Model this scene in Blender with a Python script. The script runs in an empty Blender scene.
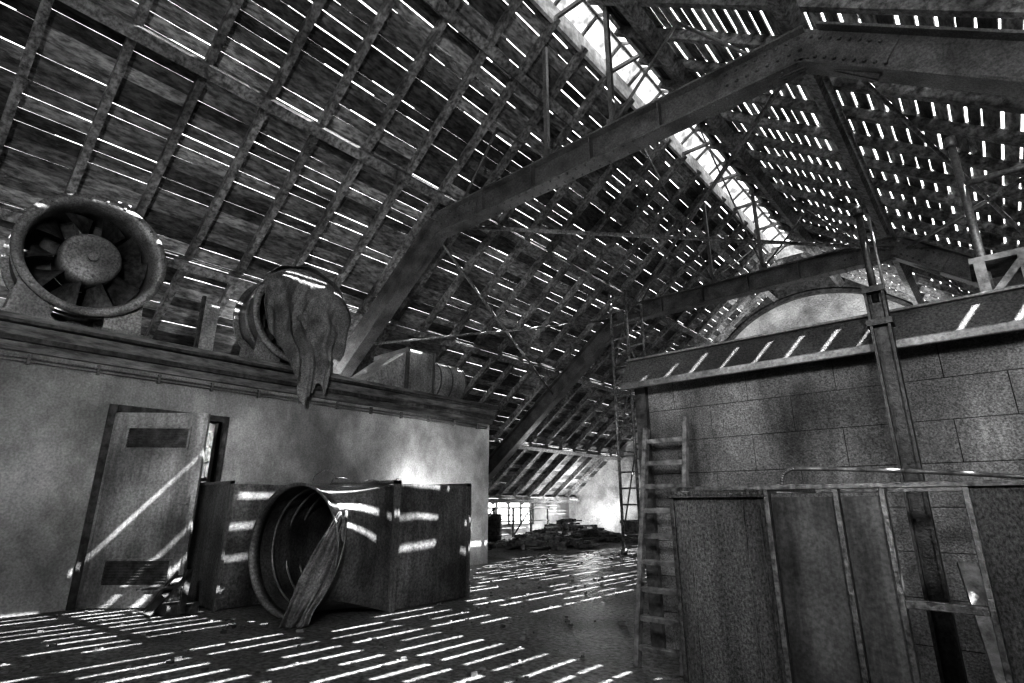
import bpy, bmesh, math, random
from mathutils import Vector, Matrix
random.seed(7)
scene = bpy.context.scene

# ------------------------------------------------------------------ materials
def mat(name, c1, c2, scale=6.0, rough=0.8, metal=0.0, bump=0.3, bscale=40.0, blot=1.2, stretch=(1,1,1), dist=0.02, lo=.4, grime=0.0, gst=.12, gsc=4.5):
    m = bpy.data.materials.new(name); m.use_nodes = True
    nt = m.node_tree; N = nt.nodes; L = nt.links
    bs = N["Principled BSDF"]
    tc = N.new("ShaderNodeTexCoord"); mp = N.new("ShaderNodeMapping")
    mp.inputs["Scale"].default_value = stretch
    L.new(tc.outputs["Object"], mp.inputs["Vector"])
    n1 = N.new("ShaderNodeTexNoise"); n1.inputs["Scale"].default_value = scale; n1.inputs["Detail"].default_value = 9; n1.inputs["Roughness"].default_value = 0.68
    n2 = N.new("ShaderNodeTexNoise"); n2.inputs["Scale"].default_value = blot; n2.inputs["Detail"].default_value = 6
    n3 = N.new("ShaderNodeTexNoise"); n3.inputs["Scale"].default_value = bscale; n3.inputs["Detail"].default_value = 6; n3.inputs["Roughness"].default_value = 0.7
    for n in (n1, n2, n3): L.new(mp.outputs[0], n.inputs["Vector"])
    r1 = N.new("ShaderNodeValToRGB")
    r1.color_ramp.elements[0].position = 0.38; r1.color_ramp.elements[0].color = (c1, c1, c1, 1)
    r1.color_ramp.elements[1].position = 0.62; r1.color_ramp.elements[1].color = (c2, c2, c2, 1)
    L.new(n1.outputs["Fac"], r1.inputs[0])
    r2 = N.new("ShaderNodeValToRGB")
    r2.color_ramp.elements[0].position = 0.35; r2.color_ramp.elements[0].color = (lo, lo, lo, 1)
    r2.color_ramp.elements[1].position = 0.6; r2.color_ramp.elements[1].color = (1, 1, 1, 1)
    L.new(n2.outputs["Fac"], r2.inputs[0])
    mx = N.new("ShaderNodeMix"); mx.data_type = 'RGBA'; mx.blend_type = 'MULTIPLY'; mx.inputs[0].default_value = 1.0
    L.new(r1.outputs[0], mx.inputs[6]); L.new(r2.outputs[0], mx.inputs[7])
    last = mx.outputs[2]
    if grime:
        mp2 = N.new("ShaderNodeMapping"); mp2.inputs["Scale"].default_value = (1, 1, gst); L.new(tc.outputs["Object"], mp2.inputs["Vector"])
        n4 = N.new("ShaderNodeTexNoise"); n4.inputs["Scale"].default_value = gsc; n4.inputs["Detail"].default_value = 8; n4.inputs["Roughness"].default_value = .7
        L.new(mp2.outputs[0], n4.inputs["Vector"])
        r4 = N.new("ShaderNodeValToRGB"); r4.color_ramp.elements[0].position = .40; r4.color_ramp.elements[1].position = .58
        g = 1-grime; r4.color_ramp.elements[0].color = (g, g, g, 1); r4.color_ramp.elements[1].color = (1, 1, 1, 1)
        L.new(n4.outputs["Fac"], r4.inputs[0])
        m4 = N.new("ShaderNodeMix"); m4.data_type = 'RGBA'; m4.blend_type = 'MULTIPLY'; m4.inputs[0].default_value = 1.0
        L.new(last, m4.inputs[6]); L.new(r4.outputs[0], m4.inputs[7]); last = m4.outputs[2]
    L.new(last, bs.inputs["Base Color"])
    bs.inputs["Roughness"].default_value = rough; bs.inputs["Metallic"].default_value = metal
    bp = N.new("ShaderNodeBump"); bp.inputs["Strength"].default_value = bump; bp.inputs["Distance"].default_value = dist
    L.new(n3.outputs["Fac"], bp.inputs["Height"]); L.new(bp.outputs[0], bs.inputs["Normal"])
    return m

M_board  = mat("roof_board_wood", 0.07, 0.34, 18, 0.55, 0, 0.9, 40, 2.5, (1, .3, 1), .02, .5)
M_board2 = mat("roof_board_wood_dark", 0.02, 0.15, 18, 0.6, 0, 0.9, 40, 2.5, (1, .3, 1), .02, .5)
M_board3 = mat("roof_board_wood_pale", 0.15, 0.55, 20, 0.5, 0, 0.9, 40, 2.5, (1, .3, 1), .02, .5)
M_rafter = mat("rafter_wood", 0.08, 0.4, 14, 0.5, 0, 0.8, 30, 1.5)
M_steel  = mat("dark_painted_steel", 0.13, 0.27, 50, 0.36, 0.35, 0.25, 90, 3, (1,1,1), .02, .55)
M_tube   = mat("worn_steel_tube", 0.16, 0.5, 20, 0.4, 0.4, 0.2, 60, 1.5)
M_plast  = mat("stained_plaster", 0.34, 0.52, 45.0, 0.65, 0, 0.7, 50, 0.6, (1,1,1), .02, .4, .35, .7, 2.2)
M_gable  = mat("gable_plaster", 0.4, 0.62, 18, 0.9, 0, 1.0, 14, 0.9, (1,1,1), .08, .35, .35, .8, 1.2)
M_block  = mat("concrete_block", 0.15, 0.5, 95, 0.42, 0, 1.0, 85, 1.0, (1, 1, 1), 0.025, .35, .45, .3, 2.5)
M_floor  = mat("dusty_floor", 0.06, 0.38, 22, 0.5, 0, 1.0, 30, 1.2, (1, 1, 1), 0.06, .45)
M_galv   = mat("galvanised_sheet", 0.16, 0.4, 40, 0.36, 0.5, 0.4, 90, 1.5, (1,1,1), .02, .35, .45)
M_pale   = mat("pale_sheet", 0.3, 0.7, 30, 0.4, 0.3, 0.3, 80, 1.5, (1,1,1), .02, .5, .3)
M_galvd  = mat("dirty_sheet", 0.05, 0.22, 110, 0.28, 0.6, 0.9, 120, 1.5, (1, 1, .6), .01, .35, .6)
M_galvl  = mat("clean_dark_sheet", 0.14, 0.24, 60, 0.3, 0.6, 0.12, 90, 1.5, (1,1,1), .01, .25, .6)
M_edge   = mat("blackened_angle_iron", 0.05, 0.2, 40, 0.28, 0.6, 0.3, 60, 2.0)
M_post   = mat("black_post_steel", 0.015, 0.07, 40, 0.35, 0.4, 0.3, 60, 2.0)
M_fan    = mat("fan_casing_paint", 0.16, 0.42, 40, 0.4, 0.3, 0.4, 70, 2.0)
M_fand   = mat("fan_blade_dark", 0.05, 0.16, 14, 0.5, 0.3, 0.4, 60, 2.0)
M_door   = mat("door_paint", 0.24, 0.46, 40, 0.42, 0, 0.4, 60, 1.5, (1,1,1), .015, .35, .55)
M_dark   = mat("dark_wood", 0.02, 0.1, 12, 0.6, 0, 0.5, 40, 1.5)
M_groove = mat("joint_mortar", 0.03, 0.1, 30, 0.9, 0, 0.5, 60, 2)
M_cloth  = mat("tarpaulin_cloth", 0.12, 0.32, 50, 0.7, 0, 0.4, 45, 1.8, (1,1,1), .02, .4, .3, 1, 6)
M_felt   = mat("roof_felt", 0.02, 0.12, 70, 0.6, 0, 1.0, 80, 2.0)
M_rub    = mat("rubble_stone", 0.08, 0.35, 8, 0.8, 0, 0.8, 40, 1.0)
M_timber = mat("old_timber", 0.08, 0.32, 10, 0.6, 0, 0.6, 40, 1.5)
M_ladder = mat("ladder_wood", 0.05, 0.22, 16, 0.5, 0, 0.6, 40, 1.5)
M_deck   = mat("cornice_boards", 0.06, 0.26, 14, 0.5, 0, 0.6, 40, 1.5, (1,.2,1))
M_white  = mat("old_white_paint", 0.4, 0.8, 10, 0.6, 0, 0.3, 40, 1.5)

def glass_mat():
    m = bpy.data.materials.new("skylight_glass"); m.use_nodes = True
    nt = m.node_tree; N = nt.nodes; L = nt.links
    for n in list(N): N.remove(n)
    o = N.new("ShaderNodeOutputMaterial"); t = N.new("ShaderNodeBsdfTransparent"); d = N.new("ShaderNodeBsdfTranslucent")
    mx = N.new("ShaderNodeMixShader"); nz = N.new("ShaderNodeTexNoise"); nz.inputs["Scale"].default_value = 5; nz.inputs["Detail"].default_value = 8
    tc = N.new("ShaderNodeTexCoord"); L.new(tc.outputs["Object"], nz.inputs["Vector"])
    r = N.new("ShaderNodeValToRGB"); r.color_ramp.elements[0].position = .35; r.color_ramp.elements[1].position = .65
    r.color_ramp.elements[0].color = (.05, .05, .05, 1); r.color_ramp.elements[1].color = (.2, .2, .2, 1); L.new(nz.outputs["Fac"], r.inputs[0])
    L.new(r.outputs[0], d.inputs[0]); t.inputs[0].default_value = (.6, .6, .6, 1)
    mx.inputs[0].default_value = .985
    L.new(t.outputs[0], mx.inputs[1]); L.new(d.outputs[0], mx.inputs[2]); L.new(mx.outputs[0], o.inputs[0])
    return m
M_glass = glass_mat()

# ------------------------------------------------------------------ mesh builder
class B:
    def __init__(s, *mats): s.bm = bmesh.new(); s.mats = mats
    def face(s, vs, m=0):
        try:
            f = s.bm.faces.new(vs); f.material_index = m; return f
        except ValueError: return None
    def hexa(s, pts, m=0):
        v = [s.bm.verts.new(p) for p in pts]
        for q in ((0,3,2,1),(4,5,6,7),(0,1,5,4),(1,2,6,5),(2,3,7,6),(3,0,4,7)):
            s.face([v[i] for i in q], m)
    def box(s, x0, x1, y0, y1, z0, z1, m=0):
        s.hexa([(x0,y0,z0),(x1,y0,z0),(x1,y1,z0),(x0,y1,z0),(x0,y0,z1),(x1,y0,z1),(x1,y1,z1),(x0,y1,z1)], m)
    def obox(s, c, size, rot, m=0):
        c = Vector(c); h = Vector(size)/2
        P = []
        for z in (-1,1):
            for x,y in ((-1,-1),(1,-1),(1,1),(-1,1)):
                P.append(c + rot @ Vector((x*h.x, y*h.y, z*h.z)))
        s.hexa(P, m)
    def beam(s, p0, p1, w, h, up=(0,0,1), off=0.0, soff=0.0, m=0):
        p0 = Vector(p0); p1 = Vector(p1); d = (p1-p0).normalized(); up = Vector(up)
        side = d.cross(up).normalized(); u = side.cross(d).normalized()
        P = []
        for p in (p0, p1):
            for a,b in ((-1,-1),(1,-1),(1,1),(-1,1)):
                P.append(p + side*(a*w/2+soff) + u*(b*h/2+off))
        s.hexa(P, m)
    def ibeam(s, p0, p1, depth, width, up=(0,0,1), tf=0.03, tw=0.02, m=0):
        s.beam(p0, p1, tw, depth-2*tf, up, 0, 0, m)
        s.beam(p0, p1, width, tf, up, depth/2-tf/2, 0, m)
        s.beam(p0, p1, width, tf, up, -depth/2+tf/2, 0, m)
    def cyl(s, p0, p1, r, seg=12, r2=None, caps=True, m=0):
        p0 = Vector(p0); p1 = Vector(p1); d = (p1-p0).normalized()
        r2 = r if r2 is None else r2
        a = Vector((0,0,1)) if abs(d.z) < .9 else Vector((1,0,0))
        e1 = d.cross(a).normalized(); e2 = d.cross(e1)
        A = []; C = []
        for i in range(seg):
            t = 2*math.pi*i/seg; o = e1*math.cos(t)+e2*math.sin(t)
            A.append(s.bm.verts.new(p0+o*r)); C.append(s.bm.verts.new(p1+o*r2))
        for i in range(seg):
            j = (i+1) % seg
            f = s.face([A[i],A[j],C[j],C[i]], m)
            if f: f.smooth = True
        if caps: s.face(A[::-1], m); s.face(C, m)
    def revolve(s, c, axis, prof, seg=48, m=0, smooth=True, close=False):
        c = Vector(c); d = Vector(axis).normalized()
        a = Vector((0,0,1)) if abs(d.z) < .9 else Vector((1,0,0))
        e1 = d.cross(a).normalized(); e2 = d.cross(e1)
        rings = []
        for (h, r) in prof:
            rings.append([s.bm.verts.new(c+d*h+(e1*math.cos(2*math.pi*i/seg)+e2*math.sin(2*math.pi*i/seg))*r) for i in range(seg)])
        n = len(rings); K = n if close else n-1
        for k in range(K):
            A = rings[k]; C = rings[(k+1) % n]
            for i in range(seg):
                j = (i+1) % seg
                f = s.face([A[i],A[j],C[j],C[i]], m)
                if f: f.smooth = smooth
    def grid(s, fn, nu, nv, m=0, smooth=True):
        V = [[s.bm.verts.new(fn(i/nu, j/nv)) for j in range(nv+1)] for i in range(nu+1)]
        for i in range(nu):
            for j in range(nv):
                f = s.face([V[i][j],V[i+1][j],V[i+1][j+1],V[i][j+1]], m)
                if f: f.smooth = smooth
    def tubepath(s, pts, r, seg=8, m=0):
        for a, b in zip(pts[:-1], pts[1:]): s.cyl(a, b, r, seg, m=m)
    def done(s, name, bevel=0.0, solid=0.0, parent=None):
        bmesh.ops.recalc_face_normals(s.bm, faces=s.bm.faces)
        me = bpy.data.meshes.new(name); s.bm.to_mesh(me); s.bm.free()
        for m in s.mats: me.materials.append(m)
        o = bpy.data.objects.new(name, me); scene.collection.objects.link(o)
        if solid:
            md = o.modifiers.new("solid", 'SOLIDIFY'); md.thickness = solid; md.offset = 0
        if bevel:
            md = o.modifiers.new("bev", 'BEVEL'); md.width = bevel; md.segments = 2; md.limit_method = 'ANGLE'
        if parent: o.parent = parent
        return o

# ------------------------------------------------------------------ geometry constants
XR, ZR = -3.9, 9.3
T = 0.78; AL = math.atan(T); CA, SA = math.cos(AL), math.sin(AL)
Y0, Y1 = -4.0, 20.0
SKY = 0.42; SKL = 0.36
EAVE = 10.35
SL = EAVE/CA
PITCH = 0.83
def rp(side, s, n, y):
    return Vector((XR + side*s*CA - side*n*SA, y, ZR - s*SA - n*CA))
def sbox(b, side, s0, s1, y0, y1, n0, n1, m=0):
    b.hexa([rp(side,s0,n0,y0),rp(side,s1,n0,y0),rp(side,s1,n0,y1),rp(side,s0,n0,y1),
            rp(side,s0,n1,y0),rp(side,s1,n1,y0),rp(side,s1,n1,y1),rp(side,s0,n1,y1)], m)

# ------------------------------------------------------------------ roof
for side, nm in ((-1, "ceiling_boarding_west"), (1, "ceiling_boarding_east")):
    b = B(M_board, M_board2, M_board3); s = (SKL if side < 0 else SKY)/CA
    nb = int((Y1-Y0)/PITCH)+1
    while s < SL:
        w = random.uniform(.17, .22)
        mrow = random.random()
        rowopen = random.uniform(.4, .9)
        for k in range(nb):
            ya = Y0 + k*PITCH; yb = min(ya+PITCH, Y1)
            if yb <= ya: continue
            r = random.random()
            if side < 0: g = 0.0 if r > rowopen else random.uniform(.006, .023)
            elif s < 1.45: g = 0.0
            elif s < 1.95: g = 0.0 if r > .45 else random.uniform(.014, .026)
            else: g = 0.0 if r < .05 else random.uniform(.016, .034)
            tl = random.uniform(-.007, .007) if g > 0 else 0
            mi = random.choice((0,0,1,1,2)) if random.random() < .5 else (0 if mrow < .4 else 1 if mrow < .75 else 2)
            tilt = random.uniform(.012, .034)
            s0 = s+g; s1 = min(s+w, SL)+.001
            b.hexa([rp(side,s0,-.022,ya),rp(side,s1,-.022+tilt,ya),rp(side,s1,-.022+tilt,yb),rp(side,s0+tl,-.022,yb),
                    rp(side,s0,0,ya),rp(side,s1,tilt,ya),rp(side,s1,tilt,yb),rp(side,s0+tl,0,yb)], mi)
            if g > 0 and side < 0 and random.random() < .75:
                f = random.uniform(.25, .75)
                if random.random() < .5: sbox(b, side, s-.02, s+g+.02, ya, ya+(yb-ya)*f, -.04, -.024, 1)
                else: sbox(b, side, s-.02, s+g+.02, ya+(yb-ya)*f, yb, -.04, -.024, 1)
            elif g > 0 and side > 0 and random.random() < .3:
                f = random.uniform(.2, .6)
                sbox(b, side, s-.02, s+g+.02, ya, ya+(yb-ya)*f, -.04, -.024, 1)
        s += w
    b.done(nm)
b = B(M_rafter)
for side in (-1, 1):
    y = Y0
    while y < Y1:
        j = random.uniform(-.03, .03)
        sbox(b, side, (SKL if side < 0 else SKY)/CA, SL, y-.05+j, y+.05+j, .035, .18)
        y += PITCH
b.done("ceiling_rafters")
b = B(M_rafter)
for side in (-1, 1):
    for s in (1.55, 4.06, 7.0, 10.0, 12.7):
        sbox(b, side, s-.08, s+.08, Y0, Y1, .18, .38)
b.done("ceiling_purlins")

# skylight lantern
b = B(M_white, M_steel, M_glass)
zc = ZR - SKY*T
YS1 = 18.2
for sx, w_ in ((-1, SKL), (1, SKY)):
    b.box(XR+sx*w_-.03, XR+sx*w_+.03, Y0, YS1, zc-.12, zc+.28, 0)
    y = Y0
    while y < YS1:
        b.beam((XR+sx*w_, y, zc+.28), (XR, y, zc+.5), .045, .06, m=1); y += PITCH
y = Y0
while y < YS1:
    b.beam((XR-SKL, y, zc+.0), (XR+SKY, y, zc+.0), .05, .07, m=1); y += PITCH*2
b.beam((XR, Y0, zc+.5), (XR, YS1, zc+.5), .05, .07, m=1)
b.beam((XR-SKL, YS1, zc+.1), (XR+SKY, YS1, zc+.1), .06, .4, m=0)
for sx, w_ in ((-1, SKL), (1, SKY)):
    v = [b.bm.verts.new(p) for p in ((XR+sx*w_, Y0, zc+.3), (XR+sx*w_, YS1, zc+.3), (XR, YS1, zc+.52), (XR, Y0, zc+.52))]
    b.face(v, 2)
b.done("window_1_skylight")
b = B(M_board2)
for sx in (-1, 1):
    sbox(b, sx, 0, SKY/CA, YS1, Y1, -.022, 0)
b.done("ceiling_ridge_boarding")

# ------------------------------------------------------------------ steel frames
ZT = 6.3; DX = (ZR - .38/CA - ZT)/T; D = .46; W = .26
def frame(y):
    b = B(M_steel)
    c = D/2
    kl = Vector((XR-DX, y, ZT-c)); kr = Vector((XR+DX, y, ZT-c))
    kc = c*math.tan(AL/2)
    kl.x += kc*0.9; kr.x -= kc*0.9
    b.ibeam(kl, kr, D, W)
    run = EAVE-.25-DX
    for sx, k in ((-1, kl), (1, kr)):
        foot = k + Vector((sx*run, 0, -run*T))
        b.ibeam(k, foot, D, W)
        b.box(foot.x-.2, foot.x+.2, y-.18, y+.18, 0, foot.z, 0)
        for yo in (-.02, .02):
            s = 1 if yo > 0 else -1
            P = [k+Vector((-sx*1.0, yo-.008, -c+.03)), k+Vector((-sx*1.0, yo-.008, c-.03)), k+Vector((0, yo-.008, c+.02)), k+Vector((sx*.8, yo-.008, -.8*T+c*.9)), k+Vector((sx*.55, yo-.008, -.8*T-c*.7)), k+Vector((0, yo-.008, -c-.03))]
            Q = [p+Vector((0,.016,0)) for p in P]
            va = [b.bm.verts.new(p) for p in P]; vb = [b.bm.verts.new(p) for p in Q]
            b.face(va); b.face(vb[::-1])
            for i in range(6): b.face([va[i], va[(i+1)%6], vb[(i+1)%6], vb[i]])
            for i in range(8):
                for zz in (-c+.07, 0, c-.07):
                    p = k+Vector((-sx*(.08+i*.12), yo+s*.008, zz))
                    b.cyl(p, p+Vector((0, s*.025, 0)), .024, 8, .014)
                for zz in (-.14, .14):
                    p = k+Vector((sx*(.05+i*.085), yo+s*.008, -(.05+i*.085)*T+zz))
                    b.cyl(p, p+Vector((0, s*.025, 0)), .022, 8, .014)
    x = kl.x+1.2
    while x < kr.x-1.0:
        b.box(x-.01, x+.01, y-.11, y+.11, ZT-D+.03, ZT-.03); x += 1.1
    x = kl.x+.1
    while x < kr.x:
        for yy in (-.08, .08):
            b.cyl((x, y+yy, ZT-D), (x, y+yy, ZT-D-.016), .016, 6)
        x += .16
    for xx in (-4.5, -3.3):
        zt = ZR-.3-abs(xx-XR)*T
        b.box(xx-.035, xx+.035, y-.035, y+.035, ZT, zt)
        b.box(xx-.09, xx+.09, y-.02, y+.02, ZT, ZT+.18)
    for sx in (-1, 1):
        b.cyl((XR+sx*.6, y, ZT+.05), (XR+sx*1.55*1.1, y, ZR-.5-1.7*T), .022, 8)
        b.cyl((XR+sx*DX*.8, y, ZT), (XR+sx*DX*.52, y, ZR-.5-DX*.52*T), .025, 8)
    return b.done("steel_roof_truss", 0)
YF = [-.7, 6.0, 12.7, 19.9]
for y in YF[:3]: frame(y)

b = B(M_tube)
def rod(a, c, r=.022): b.cyl(a, c, r, 8)
def rodL(a, c, w=.06):
    b.beam(a, c, w, .012); b.beam(a, c, .012, w, off=-w/2)
for ya, yb in zip(YF[1:-1], YF[2:]):
    zc2 = ZT-.22
    if ya < 7:
        rodL((XR-DX+.1, ya, zc2), (XR+DX-.1, yb, zc2)); rodL((XR+DX-.1, ya, zc2), (XR-DX+.1, yb, zc2-.07))
    for sx in (-1, 1):
        k0 = (XR+sx*(DX+.1), ya, ZT-.3); k1 = (XR+sx*(DX+.1), yb, ZT-.3)
        l0 = (XR+sx*(DX+2.4), ya, ZT-.3-2.3*T); l1 = (XR+sx*(DX+2.4), yb, ZT-.3-2.3*T)
        rod(k0, l1, .03)
        if ya < 7: rod(l0, k1, .03)
        if sx > 0 and ya < 7: rod((XR+sx*DX*.98, ya, ZT-.05), (XR+sx*DX*.98, yb, ZT-.05), .035)
        rod((XR+sx*.6, ya, ZT+.1), (XR+sx*.6, (ya+yb)/2, ZR-.75), .018)
        if ya < 7: rod((XR+sx*.6, yb, ZT+.1), (XR+sx*.6, (ya+yb)/2, ZR-.75), .018)
b.done("roof_bracing_rods")

# ------------------------------------------------------------------ shell
b = B(M_floor)
b.box(-14.6, 6.8, Y0-.2, Y1+.2, -.3, 0)
b.done("floor")
def gable(name, y0, y1):
    b = B(M_gable)
    zE = ZR - EAVE*T
    P = [(XR-EAVE-.1, 0), (XR+EAVE+.1, 0), (XR+EAVE+.1, zE-.05), (XR, ZR-.03), (XR-EAVE-.1, zE-.05)]
    va = [b.bm.verts.new((x, y0, z)) for x, z in P]; vb = [b.bm.verts.new((x, y1, z)) for x, z in P]
    b.face(va); b.face(vb[::-1])
    for i in range(5): b.face([va[i], va[(i+1)%5], vb[(i+1)%5], vb[i]])
    b.done(name)
gable("wall_north", Y1, Y1+.25)
gable("wall_south", Y0-.25, Y0)
b = B(M_dark, M_dark)
RA, ZA, HW = 3.94, 4.15, 3.9
n = 48
for i in range(n):
    xa = -HW+2*HW*i/n; xb = -HW+2*HW*(i+1)/n
    def lo(x): return ZA+math.sqrt(max(0, RA*RA-x*x))
    def hi(x): return ZR-.05-abs(x)*T
    if hi(xa) > lo(xa) and hi(xb) > lo(xb):
        b.hexa([(XR+xa, Y1-.12, lo(xa)), (XR+xb, Y1-.12, lo(xb)), (XR+xb, Y1-.01, lo(xb)), (XR+xa, Y1-.01, lo(xa)),
                (XR+xa, Y1-.12, hi(xa)), (XR+xb, Y1-.12, hi(xb)), (XR+xb, Y1-.01, hi(xb)), (XR+xa, Y1-.01, hi(xa))], 0)
    b.hexa([(XR+xa, Y1-.2, lo(xa)-.12), (XR+xb, Y1-.2, lo(xb)-.12), (XR+xb, Y1-.01, lo(xb)-.12), (XR+xa, Y1-.01, lo(xa)-.12),
            (XR+xa, Y1-.2, lo(xa)), (XR+xb, Y1-.2, lo(xb)), (XR+xb, Y1-.01, lo(xb)), (XR+xa, Y1-.01, lo(xa))], 1)
b.done("trim_2_gable_arch")
zE = ZR-EAVE*T-.02
xw = XR-EAVE
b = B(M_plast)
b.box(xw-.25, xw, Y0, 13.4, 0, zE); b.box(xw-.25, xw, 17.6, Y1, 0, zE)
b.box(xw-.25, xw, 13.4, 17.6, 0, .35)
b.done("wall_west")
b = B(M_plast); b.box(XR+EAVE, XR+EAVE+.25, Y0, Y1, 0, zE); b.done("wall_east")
b = B(M_dark)
y = 13.4
while y <= 17.61:
    b.box(xw-.12, xw-.06, y-.03, y+.03, .35, zE); y += .7
for z in (.37, .7, zE-.04): b.box(xw-.12, xw-.06, 13.4, 17.6, z-.02, z+.02)
b.done("window_2")
b = B(M_dark)
for i in range(5):
    yy = 13.2+i*1.0
    b.box(-13.3, -13.24, yy, yy+.06, 0, 1.0)
b.box(-13.3, -13.24, 13.2, 17.3, .94, 1.0); b.box(-13.3, -13.24, 13.2, 17.3, .5, .54)
b.cyl((-13.27, 13.3, 0), (-13.27, 14.2, .95), .025); b.cyl((-13.27, 15.2, 0), (-13.27, 16.2, .95), .025)
b.done("low_railing")

# ------------------------------------------------------------------ inner room on the left
XW = -7.64; YE = 8.03
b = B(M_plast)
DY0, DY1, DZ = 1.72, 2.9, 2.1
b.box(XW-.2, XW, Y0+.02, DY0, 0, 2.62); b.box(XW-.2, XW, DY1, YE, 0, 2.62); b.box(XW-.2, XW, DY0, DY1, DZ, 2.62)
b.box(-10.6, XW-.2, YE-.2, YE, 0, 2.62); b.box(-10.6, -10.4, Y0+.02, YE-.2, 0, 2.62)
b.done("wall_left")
b = B(M_deck, M_dark)
b.box(-10.65, XW+.05, Y0+.02, YE+.05, 2.62, 2.72, 0)
b.box(-10.65, XW+.09, Y0+.02, YE+.09, 2.72, 2.78, 1)
b.box(-10.65, XW+.07, Y0+.02, YE+.07, 2.78, 2.9, 0)
b.box(-10.65, XW+.16, Y0+.02, YE+.14, 2.9, 2.94, 1)
b.box(-10.65, XW+.13, Y0+.02, YE+.11, 2.94, 3.0, 0)
b.done("trim_1_cornice_deck", .006)
b = B(M_steel)
for z, r in ((2.56, .014), (2.52, .01)):
    b.cyl((XW+.03, Y0+.1, z), (XW+.03, YE-.1, z), r, 8)
y = Y0+.5
while y < YE:
    b.box(XW+.001, XW+.05, y-.015, y+.015, 2.49, 2.6); y += .62
b.done("cable_conduit")
b = B(M_dark)
b.box(XW-.1, XW+.035, DY0-.08, DY0, 0, DZ+.08); b.box(XW-.1, XW+.035, DY1, DY1+.08, 0, DZ+.08); b.box(XW-.1, XW+.035, DY0, DY1, DZ, DZ+.08)
b.done("door_frame", .006)
b = B(M_door, M_dark, M_steel)
ang = math.radians(45); hx, hy = XW+.06, DY0+.0
dd = Vector((math.sin(ang), math.cos(ang), 0))
def leaf(u0, u1, z0, z1, t0, t1, m):
    n = Vector((dd.y, -dd.x, 0)); o = Vector((hx, hy, 0))
    pts = []
    for z in (z0, z1):
        for u, t in ((u0,t0),(u1,t0),(u1,t1),(u0,t1)):
            pts.append(o+dd*u+n*t+Vector((0,0,z)))
    b.hexa(pts, m)
LW = 1.04
leaf(0, LW, .02, 2.08, -.02, .02, 0)
def ventpanel(u0, u1, z0, z1):
    leaf(u0, u1, z0, z1, .02, .024, 1)
    leaf(u0, u1, z0, z0+.02, .02, .04, 0); leaf(u0, u1, z1-.02, z1, .02, .04, 0)
    leaf(u0, u0+.02, z0, z1, .02, .04, 0); leaf(u1-.02, u1, z0, z1, .02, .04, 0)
    z = z0+.045
    while z < z1-.03:
        leaf(u0+.02, u1-.02, z, z+.008, .024, .034, 1); z += .028
ventpanel(.17, .87, 1.66, 1.92); ventpanel(.2, .9, .22, .5)
for u0, u1 in ((0, .03), (LW-.03, LW)): leaf(u0, u1, .02, 2.08, .02, .028, 0)
leaf(0, LW, .02, .05, .02, .028, 0); leaf(0, LW, 2.05, 2.08, .02, .028, 0)
leaf(LW-.1, LW-.06, .95, 1.15, .02, .028, 2); leaf(LW-.17, LW-.06, 1.06, 1.08, .05, .065, 2); leaf(LW-.09, LW-.07, 1.06, 1.08, .02, .06, 2)
b.done("door_1")
b = B(M_white)
yw, zw = 3.5, 1.5
for i in range(4): b.box(-10.4, -10.34, yw+i*.3-.02, yw+i*.3+.02, zw, zw+.8)
for i in range(4): b.box(-10.4, -10.34, yw-.02, yw+.92, zw+i*.26, zw+i*.26+.03)
b.done("window_3")

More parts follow.
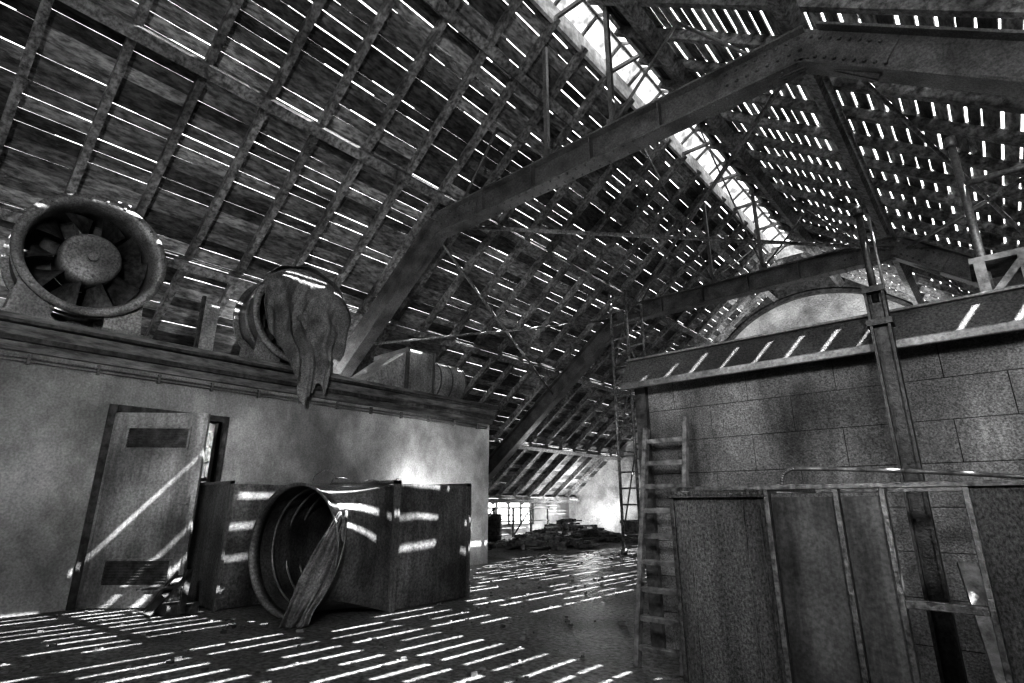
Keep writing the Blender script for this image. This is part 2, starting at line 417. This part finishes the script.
# ------------------------------------------------------------------ axial fans on the deck
def fan(name, y, z, r, x=-8.3, L=.7):
    b = B(M_fan, M_fand, M_steel)
    c = Vector((x, y, z)); ax = (1, 0, 0)
    prof = [(0, r*.9), (L-.06, r*.9), (L-.04, r*1.0), (L, r*1.0), (L, r*.88), (L-.12, r*.83), (0, r*.83)]
    b.revolve(c, ax, prof, 64, 0, True, True)
    b.revolve(c, ax, [(0, r*.9), (0, r), (.03, r), (.03, r*.9)], 64, 0, False, True)
    b.revolve(c, ax, [(L*.45, r*.9), (L*.45, r*.94), (L*.5, r*.94), (L*.5, r*.9)], 64, 0, False, True)
    for i in range(24):
        t = 2*math.pi*i/24; p = c+Vector((L, math.cos(t)*r*.94, math.sin(t)*r*.94)); b.cyl(p, p+Vector((.02,0,0)), .016, 6, m=2)
    b.revolve(c, ax, [(.05, .001), (.05, r*.4), (L-.2, r*.42), (L-.14, r*.4), (L-.12, r*.36), (L-.12, .001)], 40, 0, True)
    b.cyl(c+Vector((L-.12,0,0)), c+Vector((L-.08,0,0)), .05, 16, m=2)
    for i in range(8):
        t = 2*math.pi*i/8+.2; p = c+Vector((L-.12, math.cos(t)*r*.3, math.sin(t)*r*.3)); b.cyl(p, p+Vector((.015,0,0)), .014, 6, m=2)
    nb = 10
    for k in range(nb):
        a0 = 2*math.pi*k/nb
        def bl(u, v, a0=a0):
            rr = r*(.4+.41*u); w = (v-.5); tw = .9-.45*u
            th = a0 + w*.5*math.cos(tw)*1.2
            return c+Vector((L-.36+w*.5*math.sin(tw)+.02*math.sin(v*3.14), math.cos(th)*rr, math.sin(th)*rr))
        b.grid(bl, 4, 5, 1)
    b.revolve(c+Vector((.04,0,0)), ax, [(0, r*.4), (0, r*.84)], 48, 1)
    for k in range(5):
        t = 2*math.pi*k/5+math.pi/2+.3
        b.beam(c+Vector((.14, math.cos(t)*r*.38, math.sin(t)*r*.38)), c+Vector((.14, math.cos(t)*r*.84, math.sin(t)*r*.84)), .015, .15, up=(1,0,0), m=0)
    for xo in (.08, L-.12):
        for sy in (-1, 1):
            b.hexa([(x+xo, y+sy*r*.35, 3.0), (x+xo+.04, y+sy*r*.35, 3.0), (x+xo+.04, y+sy*r*.85, 3.0), (x+xo, y+sy*r*.85, 3.0),
                    (x+xo, y+sy*r*.3, z-r*.88), (x+xo+.04, y+sy*r*.3, z-r*.88), (x+xo+.04, y+sy*r*.78, z-r*.52), (x+xo, y+sy*r*.78, z-r*.52)], 0)
    b.box(x, x+L, y-r*.95, y-r*.3, 3.0, 3.05, 2); b.box(x, x+L, y+r*.3, y+r*.95, 3.0, 3.05, 2)
    b.box(x+L-.2, x+L-.17, y-.07+.2, y+.07+.2, z+r*.8, z+r*1.12, 0)
    b.cyl((x+L-.21, y+.2, z+r*1.05), (x+L-.15, y+.2, z+r*1.05), .055, 16, m=2)
    b.box(x+.2, x+.42, y-.14, y+.14, z+r*.85, z+r*1.08, 0)
    return b.done(name)
fan("axial_fan", 1.18, 3.9, .75)
f2 = fan("axial_fan", 3.85, 3.84, .76, x=-8.34)
b = B(M_cloth)
cy, cz, rr = 3.85, 3.84, .77
def sm(a, lo, hi):
    t = max(0, min(1, (a-lo)/(hi-lo))); return t*t*(3-2*t)
def tarp(u, v):
    s = -0.9+1.88*u
    yt = s*rr
    ztop = rr*math.sqrt(max(0, 1-s*s))+.01
    zbot = -.52-.84*math.exp(-((s+.02)/.42)**2)-.5*math.exp(-((s-.55)/.2)**2)+.05*math.sin(s*19)+.03*math.sin(s*41)
    if s < -.55: zbot += .25*(-.55-s)/.35
    zbot = min(zbot, ztop-.04)
    zz = ztop + (zbot-ztop)*v
    g = sm(-zz, -.25, 1.3)
    yy = yt*(1-.33*g) + .05*g
    pl = math.cos(s*14+1.2*math.sin(zz*2.2)+.6*math.sin(s*5))
    pl2 = math.cos(s*27-zz*1.5)
    sw = math.cos((zz+.55*s*s)*9)
    wr = math.sin(s*38+zz*11)*math.sin(zz*23-s*9)
    fold = .06*pl*sm(v, .06, .5)+.026*pl2*sm(v, .1, .8)+.04*sw*sm(v, .05, .3)*(1-sm(v, .5, .9))+.008*wr*sm(v, .05, .2)
    x = -7.60 + fold + .05*sm(v, 0, .15)
    x -= .3*math.exp(-((yy)**2/.05+(zz+.02)**2/.09))
    x += .13*sm(-zz, .35, .8)
    if v < .03: x -= .12
    if cz+zz < 3.16: x = max(x, -7.46+.5*max(0, fold))
    return Vector((x, cy+yy, cz+zz))
b.grid(tarp, 170, 110)
def wrap(u, v):
    t = math.radians(5+130*u); r2 = rr+.03+.015*math.sin(u*22)+.01*math.sin(v*9)
    return Vector((-7.60-.34*v*(.75+.25*math.sin(u*9)), cy+math.cos(t)*r2, cz+math.sin(t)*r2))
b.grid(wrap, 90, 6)
b.done("tarpaulin", 0, .008, f2)

# hopper duct and drum farther along the deck
b = B(M_pale, M_steel)  # paler sheet colour stands in for light on the hopper and drum
b.hexa([(-8.9,5.1,3.0),(-7.95,5.1,3.0),(-7.95,6.1,3.0),(-8.9,6.1,3.0),(-8.9,5.25,3.12),(-7.95,5.25,3.12),(-7.95,6.1,3.82),(-8.9,6.1,3.82)], 0)
b.box(-8.95, -7.9, 6.1, 6.75, 3.0, 3.86, 0)
for y in (6.1, 6.72): b.box(-8.98, -7.87, y-.02, y+.02, 3.0, 3.89, 1)
b.cyl((-8.3, 6.76, 3.42), (-8.3, 7.6, 3.42), .42, 32, m=0)
for y in (6.9, 7.2, 7.56): b.cyl((-8.3, y, 3.42), (-8.3, y+.03, 3.42), .435, 32, m=1)
b.box(-8.5, -8.1, 6.9, 7.4, 3.0, 3.08, 1)
b.done("hopper_duct", .006)
b = B(M_pale, M_dark); b.box(-8.95, -8.9, 2.86, 3.08, 3.0, 4.15); b.box(-8.96, -8.88, 2.82, 2.86, 3.0, 4.2, 1); b.done("sheet_metal_offcut")
b = B(M_timber)
for i in range(5):
    b.box(-9.9+i*.05, -9.75+i*.05, -2+i*.3, 2.4+i*.04, 3.0+i*.04, 3.035+i*.04)
b.done("plank_stack")

# ------------------------------------------------------------------ floor ducts
b = B(M_galv, M_steel, M_galvd)
rM = .60
mc = Vector((-5.38, 2.95, .65)); mn = Vector((.22, -.975, 0)).normalized(); ms = Vector((.975, .22, 0))
N = 64
def sq(t, h):
    c, s = math.cos(t), math.sin(t); k = h/max(abs(c), abs(s)); return c*k, s*k
rings = []
K = 10
for k in range(K+1):
    f = k/K; ring = []
    for i in range(N):
        t = 2*math.pi*i/N+math.pi/4
        pc = mc + ms*(math.cos(t)*rM) + Vector((0,0,math.sin(t)*rM))
        a, z = sq(t, .635); ps = Vector((-5.66+a, 3.8, .645+z))
        ring.append(b.bm.verts.new(pc.lerp(ps, f)))
    rings.append(ring)
for k in range(K):
    for i in range(N):
        j = (i+1) % N
        b.face([rings[k][i], rings[k][j], rings[k+1][j], rings[k+1][i]], 0)
b.revolve(mc, mn, [(-.01, rM-.004), (.1, rM-.004), (.1, rM+.02), (.09, rM+.02), (.08, rM+.004), (-.01, rM+.004)], 64, 0, True, True)
for h in (-.2, -.4, -.6): b.revolve(mc+Vector((-.05*abs(h)*4,0,0)), mn, [(h, rM-.02), (h+.02, rM-.03), (h+.04, rM-.02)], 64, 1)
def panel(c00, c10, c11, c01, bulge, m=0):
    v = [b.bm.verts.new(p) for p in (c00, c10, c11, c01)]
    cc = (Vector(c00)+Vector(c10)+Vector(c11)+Vector(c01))/4+Vector(bulge)
    vc = b.bm.verts.new(cc)
    for i in range(4): b.face([v[i], v[(i+1)%4], vc], m)
X0b, X1b = -6.295, -5.025
za, zb = .01, 1.28
panel((X1b,3.8,za),(X1b-.06,5.0,za),(X1b-.06,5.0,zb),(X1b,3.8,zb),(.06,0,0))
panel((X0b,3.8,za),(X0b,5.0,za),(X0b,5.0,zb),(X0b,3.8,zb),(-.03,0,0))
panel((X0b,3.8,zb),(X1b,3.8,zb),(X1b-.06,5.0,zb),(X0b,5.0,zb),(0,0,.03))
panel((X0b,5.0,za),(X1b-.06,5.0,za),(X1b-.06,5.0,zb),(X0b,5.0,zb),(0,.03,0))
for y, xr in ((3.8, X1b), (3.84, X1b), (4.98, X1b-.06)):
    b.box(xr-.005, xr+.035, y-.015, y+.015, 0, zb+.03, 1); b.box(X0b-.03, xr+.035, y-.015, y+.015, zb, zb+.035, 1)
    b.box(X0b-.035, X0b, y-.015, y+.015, 0, zb+.03, 1)
duct = b.done("round_to_square_duct", 0, .006)
b = B(M_steel)
pts = [Vector((-5.3+.06*math.sin(t*1.3), 3.1+.1*math.cos(t), 1.3+.1*math.sin(t))) for t in [i*math.pi/10 for i in range(-1, 12)]]
b.tubepath(pts, .008, 6)
pts = [Vector((-5.5+.5*u, 3.35+.5*u, 1.33-.03*math.sin(u*3)+.02*math.sin(u*14))) for u in [i/14 for i in range(15)]]
b.tubepath(pts, .008, 6)
b.done("wire_loop", parent=duct)
b = B(M_cloth)
def rag(u, v):
    top = Vector((-4.80, 3.03, .98)); bot = Vector((-5.03, 2.74, .01))
    p = top.lerp(bot, v)
    w = .07+.24*math.sin(min(1, v*1.15)*math.pi*.75)
    p = p + Vector((.55, .75, 0)).normalized()*((u-.35)*w)
    p += Vector((.6,-.6,0))*(.05*(1-abs(math.sin(u*8+v*3)))+.015*math.sin(u*31)+.01*math.sin(v*23+u*5))
    p.z += .03*math.sin(u*9)*(1 if v < .95 else 0)
    p.z = max(p.z, .012)
    return p
b.grid(rag, 40, 44)
b.done("torn_canvas_sleeve", 0, .006, duct)
b = B(M_galv, M_steel, M_galv)
panel((-6.42,2.64,za),(-6.42,3.9,za),(-6.42,3.9,zb),(-6.42,2.64,zb),(.03,0,0))
panel((-6.42,3.9,za),(-6.42,5.35,za),(-6.42,5.35,zb),(-6.42,3.9,zb),(.03,0,0))
panel((-7.3,2.64,za),(-6.42,2.64,za),(-6.42,2.64,zb),(-7.3,2.64,zb),(0,-.03,0),2)
panel((-7.3,2.64,zb),(-6.42,2.64,zb),(-6.42,5.35,zb),(-7.3,5.35,zb),(0,0,.02))
panel((-7.3,5.35,za),(-6.42,5.35,za),(-6.42,5.35,zb),(-7.3,5.35,zb),(0,.02,0))
panel((-7.3,2.64,za),(-7.3,5.35,za),(-7.3,5.35,zb),(-7.3,2.64,zb),(-.01,0,0))
for y in (2.64, 3.9, 5.33):
    b.box(-6.43, -6.39, y-.015, y+.015, 0, zb+.03, 1); b.box(-7.3, -6.39, y-.015, y+.015, zb, zb+.03, 1)
b.box(-7.33, -7.29, 2.62, 2.66, 0, zb+.03, 1)
b.done("rectangular_duct", 0, .006)
b = B(M_dark)
for (p, q) in (((-6.75,2.1,.0),(-6.6,2.3,.36)), ((-6.5,2.05,0),(-6.8,2.4,.3)), ((-6.9,2.2,.06),(-6.4,2.4,.06)), ((-6.85,2.05,.2),(-6.35,2.3,.24)), ((-6.35,2.3,.0),(-6.36,2.32,.4))):
    b.beam(Vector(p)+Vector((0,0,.03)), Vector(q)+Vector((0,0,.03)), .07, .02, up=(.3,.2,1))
b.box(-6.75, -6.45, 2.2, 2.5, 0, .1)
b.done("broken_crate")

# ------------------------------------------------------------------ block structure at right
YB = 4.3; XB = -2.26
b = B(M_block, M_groove, M_dark)
b.box(XB+.02, 4.48, YB+.008, 9.5, 0, 2.06, 1)
zc0 = 0
for ci, hh in enumerate((.26,)*8):
    x = XB + (0 if ci % 2 == 0 else -.3)
    while x < 4.5:
        xa = max(x+.003, XB); xb = min(x+.6-.003, 4.5)
        if xb > xa: b.box(xa, xb, YB+random.uniform(0,.004), YB+.4, zc0+.003, zc0+hh-.003, 0)
        x += .6
    zc0 += hh
b.box(XB-.03, XB+.07, YB-.05, YB+.05, 0, 2.06, 2)
b.done("concrete_block_wall")
b = B(M_felt, M_steel)
b.hexa([(XB-.08,YB-.2,2.03),(4.6,YB-.2,2.03),(4.6,YB+.3,2.06),(XB-.08,YB+.3,2.06),(XB-.08,YB-.2,2.06),(4.6,YB-.2,2.06),(4.6,YB-.06,2.28),(XB-.08,YB-.06,2.28)],0)
b.box(XB-.08, 4.6, YB-.06, 9.6, 2.07, 2.28, 0)
b.box(XB-.08, 4.6, YB-.21, YB-.18, 2.0, 2.06, 1)
b.box(XB-.08, 4.6, YB-.08, YB-.03, 2.28, 2.3, 1)
b.done("felt_roof_edge", .008)
b = B(M_steel, M_post)
XP, YP = -.4, 4.02
b.box(XP-.055, XP+.055, YP-.008, YP+.008, 0, 2.4, 1); b.box(XP-.055, XP-.04, YP-.05, YP+.05, 0, 2.4, 1); b.box(XP+.04, XP+.055, YP-.05, YP+.05, 0, 2.4, 1)
b.cyl((XP, YP, 2.3), (XP, YP, 2.95), .022, 12, m=1); b.cyl((XP, YP, 2.93), (XP+.0, YP, 2.99), .032, 12, m=1)
b.box(XP-.07, XP+.07, YP-.06, YP+.06, 2.14, 2.18, 1); b.box(XP-.06, XP+.06, YP-.06, YP+.06, 2.36, 2.4, 1)
b.cyl((XP+.055, YP, 2.4), (XP+.055, YP, 2.9), .008, 8, m=0)
b.done("steel_post")
b = B(M_steel, M_timber)
b.cyl((.18, 4.8, 2.28), (.18, 4.8, 3.66), .026, 12); b.cyl((.18, 4.8, 3.62), (.18, 4.8, 3.7), .036, 12)
b.cyl((.95, 4.8, 2.28), (.95, 4.8, 3.7), .03, 12)
b.cyl((.18, 4.8, 3.3), (.95, 4.8, 3.3), .022, 10)
b.box(.1, 1.2, 4.55, 4.95, 2.6, 2.64, 1); b.box(.12, .18, 4.55, 4.61, 2.28, 2.6, 1); b.box(.34, .38, 4.55, 4.6, 2.28, 2.6, 1); b.box(1.0, 1.08, 4.55, 4.63, 2.28, 2.6, 1)
b.beam((.15, 4.56, 2.32), (.36, 4.56, 2.57), .03, .04, m=1); b.box(.14, .36, 4.62, 4.85, 2.28, 2.42, 0)
b.done("guard_rail_platform")

# wooden ladder
b = B(M_ladder, M_timber)
lb = Vector((-2.11, 3.7, 0)); lt = Vector((-2.15, 4.15, 1.66)); off = Vector((.33, 0, 0))
b.beam(lb, lt, .035, .06, up=(0,-1,0)); b.beam(lb+off, lt+off+Vector((.01, .02, .06)), .035, .06, up=(0,-1,0))
for i in range(9):
    f = .07+i*.108
    p = lb.lerp(lt, f); b.beam(p, p+off, .03, .035, up=(0,-.3,1), m=1)
b.done("wooden_ladder", .004)

# sheet metal housing at the right foreground
YPn = 2.6; ZP = 1.115
b = B(M_galvd, M_galvl, M_edge, M_block)
b.box(-1.235, -.805, YPn, YPn+.012, 0, ZP, 0)
b.box(-.785, -.535, YPn+.02, YPn+.03, 0, ZP-.03, 1)
b.box(-.515, -.375, YPn+.02, YPn+.03, 0, ZP-.03, 1)
b.box(-.1, .75, YPn, YPn+.012, 0, ZP, 0)
for x in (-1.235, -.795, -.525, -.365, -.11, .74): b.box(x-.01, x+.01, YPn-.015, YPn+.035, 0, ZP, 2)
for x in (-1.16, -.9, -.83): b.cyl((x, YPn-.002, 0), (x, YPn-.002, ZP-.03), .006, 6, m=0)
b.box(-1.25, .75, YPn-.02, YPn+.03, ZP, ZP+.02, 2)
b.box(-1.25, -.8, YPn-.03, YPn+.0, ZP-.03, ZP+.0, 0)
b.box(-.365, -.1, YPn-.005, YPn+.02, .69, .72, 2)
b.box(-1.25, -1.235, YPn, 3.45, 0, ZP, 0)
b.box(-1.0, .75, 3.42, 3.45, ZP-.0, ZP+.05, 2); b.box(.74, .75, YPn, 3.45, 0, ZP, 0)
for x in (-1.0, -.8): b.box(x-.012, x+.012, YPn, 3.45, ZP+.0, ZP+.02, 2)
for i in range(16): b.cyl((-1.2+i*.026, YPn-.03, ZP-.015), (-1.2+i*.026, YPn-.036, ZP-.015), .006, 6, m=2)
hs = b.done("sheet_metal_housing", .002)
b = B(M_steel)
pts = [Vector((-.74, 2.66, 1.135))]
for u in range(0, 9):
    t = math.pi - u/8*math.pi/2
    pts.append(Vector((-.74+.06+.06*math.cos(t), 2.66, 1.15+.055*math.sin(t))))
for u in range(1, 12): pts.append(Vector((-.68+u*.13, 2.66+u*.02, 1.205-.005*u-.0008*u*u)))
b.tubepath(pts, .009, 8)
b.done("bent_rod_handle", parent=hs)
b = B(M_timber)
for i in range(6):
    b.beam((-.35+i*.12, 3.0, .02+i*.02), (.1+i*.1, 3.36, .05+i*.05), .09, .025)
b.beam((-.1, 3.0, .03), (-.2, 3.38, .8), .07, .03)
b.done("scrap_planks")

# ------------------------------------------------------------------ scaffold tower in the distance
b = B(M_tube, M_timber)
xs, ys = (-6.72, -6.28), (11.5, 12.3)
for x in xs:
    for y in ys: b.cyl((x, y, 0.1), (x, y, 6.25 if y < 12 else 6.1), .035, 8); b.cyl((x, y, 0), (x, y, .12), .07, 10)
z = .35
while z < 6.2:
    for y in ys: b.cyl((xs[0], y, z), (xs[1], y, z), .022, 6)
    z += .36
for z in (.4, 2.3, 4.2, 5.9):
    for x in xs: b.cyl((x, ys[0], z), (x, ys[1], z), .02, 6)
    b.cyl((xs[0], ys[0], z), (xs[0], ys[1], min(z+1.9, 6.0)), .018, 6)
b.box(xs[0], xs[1], ys[0], ys[1], 4.2, 4.25, 1)
b.done("scaffold_tower")

# ------------------------------------------------------------------ debris
def pile(name, cx, cy, rx, ry, n, sz, zmax, m):
    b = B(m)
    for i in range(n):
        a = random.uniform(0, 6.28); r = random.random()**.6
        x = cx+math.cos(a)*r*rx; y = cy+math.sin(a)*r*ry
        zt = zmax*(1-r)*random.random()
        L = random.uniform(.4, 1)*sz
        R = Matrix.Rotation(random.uniform(0, 6.28), 3, 'Z') @ Matrix.Rotation(random.uniform(-.25, .25), 3, 'X')
        b.obox((x, y, zt+.05), (L, L*random.uniform(.2, .7), .03+random.random()*.09), R, 0)
    b.done(name)
pile("rubble_pile", -11.0, 15.6, 1.8, 1.5, 240, .5, .7, M_rub)
pile("rubble_pile", -9.6, 12.2, 1.3, 1.5, 170, .45, .35, M_rub)
def stack(name, cx, cy, L, w, n, m, rot=0):
    b = B(m); z = 0
    for i in range(n):
        h = random.uniform(.04, .08)
        R = Matrix.Rotation(rot+random.uniform(-.06, .06), 3, 'Z')
        for k in (-1, 0, 1):
            b.obox((cx+random.uniform(-.05,.05), cy+k*w/3, z+h/2), (L*random.uniform(.85,1), w/3.3, h), R, 0)
        z += h
    b.done(name)
stack("timber_stack", -8.0, 15.6, 1.7, 1.1, 10, M_timber, .1)
stack("timber_stack", -8.2, 18.4, 1.8, 1.2, 13, M_timber, -.1)
b = B(M_dark)
b.revolve((-12.2, 13.0, 0), (0,0,1), [(0,.001),(0,.28),(.25,.31),(.5,.31),(.8,.28),(.8,.001)], 32)
for z in (.15,.4,.62): b.revolve((-12.2, 13.0, 0), (0,0,1), [(z,.3),(z,.325),(z+.03,.325),(z+.03,.3)], 32)
b.done("barrel")
b = B(M_rub)
for i in range(4500):
    x = random.uniform(-13, 1.5); y = random.uniform(.5, 18)
    if x < XW+.1 and y < YE+.1: continue
    if -6.5 < x < -5 and 2.7 < y < 5.1: continue
    if x > XB-.1 and y > 2.5: continue
    if random.random() > .35+.65*(abs(math.sin(x*1.1+y*.7)))**3: continue
    L = random.uniform(.012, .045) if random.random() < .98 else random.uniform(.05, .1)
    R = Matrix.Rotation(random.uniform(0, 6.28), 3, 'Z')
    b.obox((x, y, L*.18), (L, L*random.uniform(.3, 1), L*.4), R @ Matrix.Rotation(random.uniform(-.1,.1),3,'X'), 0)
b.done("floor_litter")

# ------------------------------------------------------------------ lights
w = bpy.data.worlds.new("sky"); scene.world = w; w.use_nodes = True
w.node_tree.nodes["Background"].inputs[0].default_value = (1, 1, 1, 1)
w.node_tree.nodes["Background"].inputs[1].default_value = 3.2
s = bpy.data.lights.new("sun", 'SUN'); s.energy = 42; s.angle = math.radians(.3)
so = bpy.data.objects.new("sun", s); scene.collection.objects.link(so)
so.rotation_euler = Vector((.58, .22, .9)).to_track_quat('Z', 'Y').to_euler()
def pt(name, loc, e, r=.08):
    l = bpy.data.lights.new(name, 'POINT'); l.energy = e; l.shadow_soft_size = r
    o = bpy.data.objects.new(name, l); scene.collection.objects.link(o); o.location = loc
def spot(name, loc, tgt, e, ang=90, r=.15, blend=.8):
    l = bpy.data.lights.new(name, 'SPOT'); l.energy = e; l.shadow_soft_size = r; l.spot_size = math.radians(ang); l.spot_blend = blend
    o = bpy.data.objects.new(name, l); scene.collection.objects.link(o); o.location = loc
    o.rotation_euler = (Vector(loc)-Vector(tgt)).to_track_quat('Z', 'Y').to_euler()
pt("fill_behind_duct", (-6.9, 5.7, 1.0), 16)  # added hidden light, makes the glow on the left wall
spot("fill_behind_duct", (-6.3, 5.7, .7), (-7.64, 7.2, 1.6), 280, 110, .1, 1)  # added hidden spot for the wall glow past the duct
pt("fill_on_deck", (-9.9, 1.0, 3.25), 35)  # added lights hidden by the ledge, brighten the roof from below
pt("fill_on_deck", (-9.9, 5.2, 3.25), 90)
pt("fill_in_room", (-9.4, 3.2, 2.2), 60)  # added light to brighten the room and its window bars
spot("fill_behind_block", (-3.2, 14.8, 3.4), (-3.0, 20, 6.2), 2300, 100)  # added spot out of sight behind the block, brightens the gable
pt("fill_far_corner", (-12.3, 18.3, .8), 260)  # added light for the far corner glow, no fixture there
spot("fill_general", (1.5, -2.5, 3.0), (-5.2, 6, 5.0), 980, 115, .3)  # added general fill from behind the camera, not a fixture
spot("fill_truss", (-1.0, .5, .5), (-4.4, 6, 5.9), 420, 55, .1, 1)  # added spot to bring out the underside of the truss
spot("fill_left_side", (.5, -2.0, 2.0), (-7.64, 4.3, 1.95), 900, 12, .1, 1)  # added narrow spots behind the camera, pools of light on the wall
spot("fill_left_side", (.5, -2.0, 2.0), (-7.64, 2.95, 1.6), 900, 11, .1, 1)
spot("fill_left_side", (.5, -2.0, 2.0), (-7.64, .6, 1.4), 250, 13, .1, 1)
spot("fill_left_side", (.5, -2.0, 2.5), (-7.9, 3.0, 3.7), 600, 50, .1, 1)  # added spot for the fans above the wall
spot("fill_block_face", (2.2, 2.8, 2.4), (.9, 4.3, 1.6), 210, 100, .2)  # added unseen spots to brighten the block face
spot("fill_block_face", (-1.6, 1.2, 2.4), (-1.2, 4.3, 1.5), 120, 70, .2, 1)
spot("fill_housing", (-.6, -.6, 2.2), (-.6, 2.6, .6), 110, 60, .2, 1)  # added unseen spot to lift the housing panels

# ------------------------------------------------------------------ camera
cam = bpy.data.cameras.new("camera"); co = bpy.data.objects.new("camera", cam); scene.collection.objects.link(co)
cam.sensor_width = 36; cam.lens = 545*36/1024
co.location = (0, 0, 1.05); co.rotation_euler = (math.radians(90+16.75), 0, math.radians(41.19))
cam.clip_start = .05
scene.camera = co
scene.view_settings.view_transform = 'Standard'
for lk in ('High Contrast', 'Medium High Contrast'):
    try:
        scene.view_settings.look = lk; print("LOOK", lk); break
    except Exception as e: print("look fail", e)
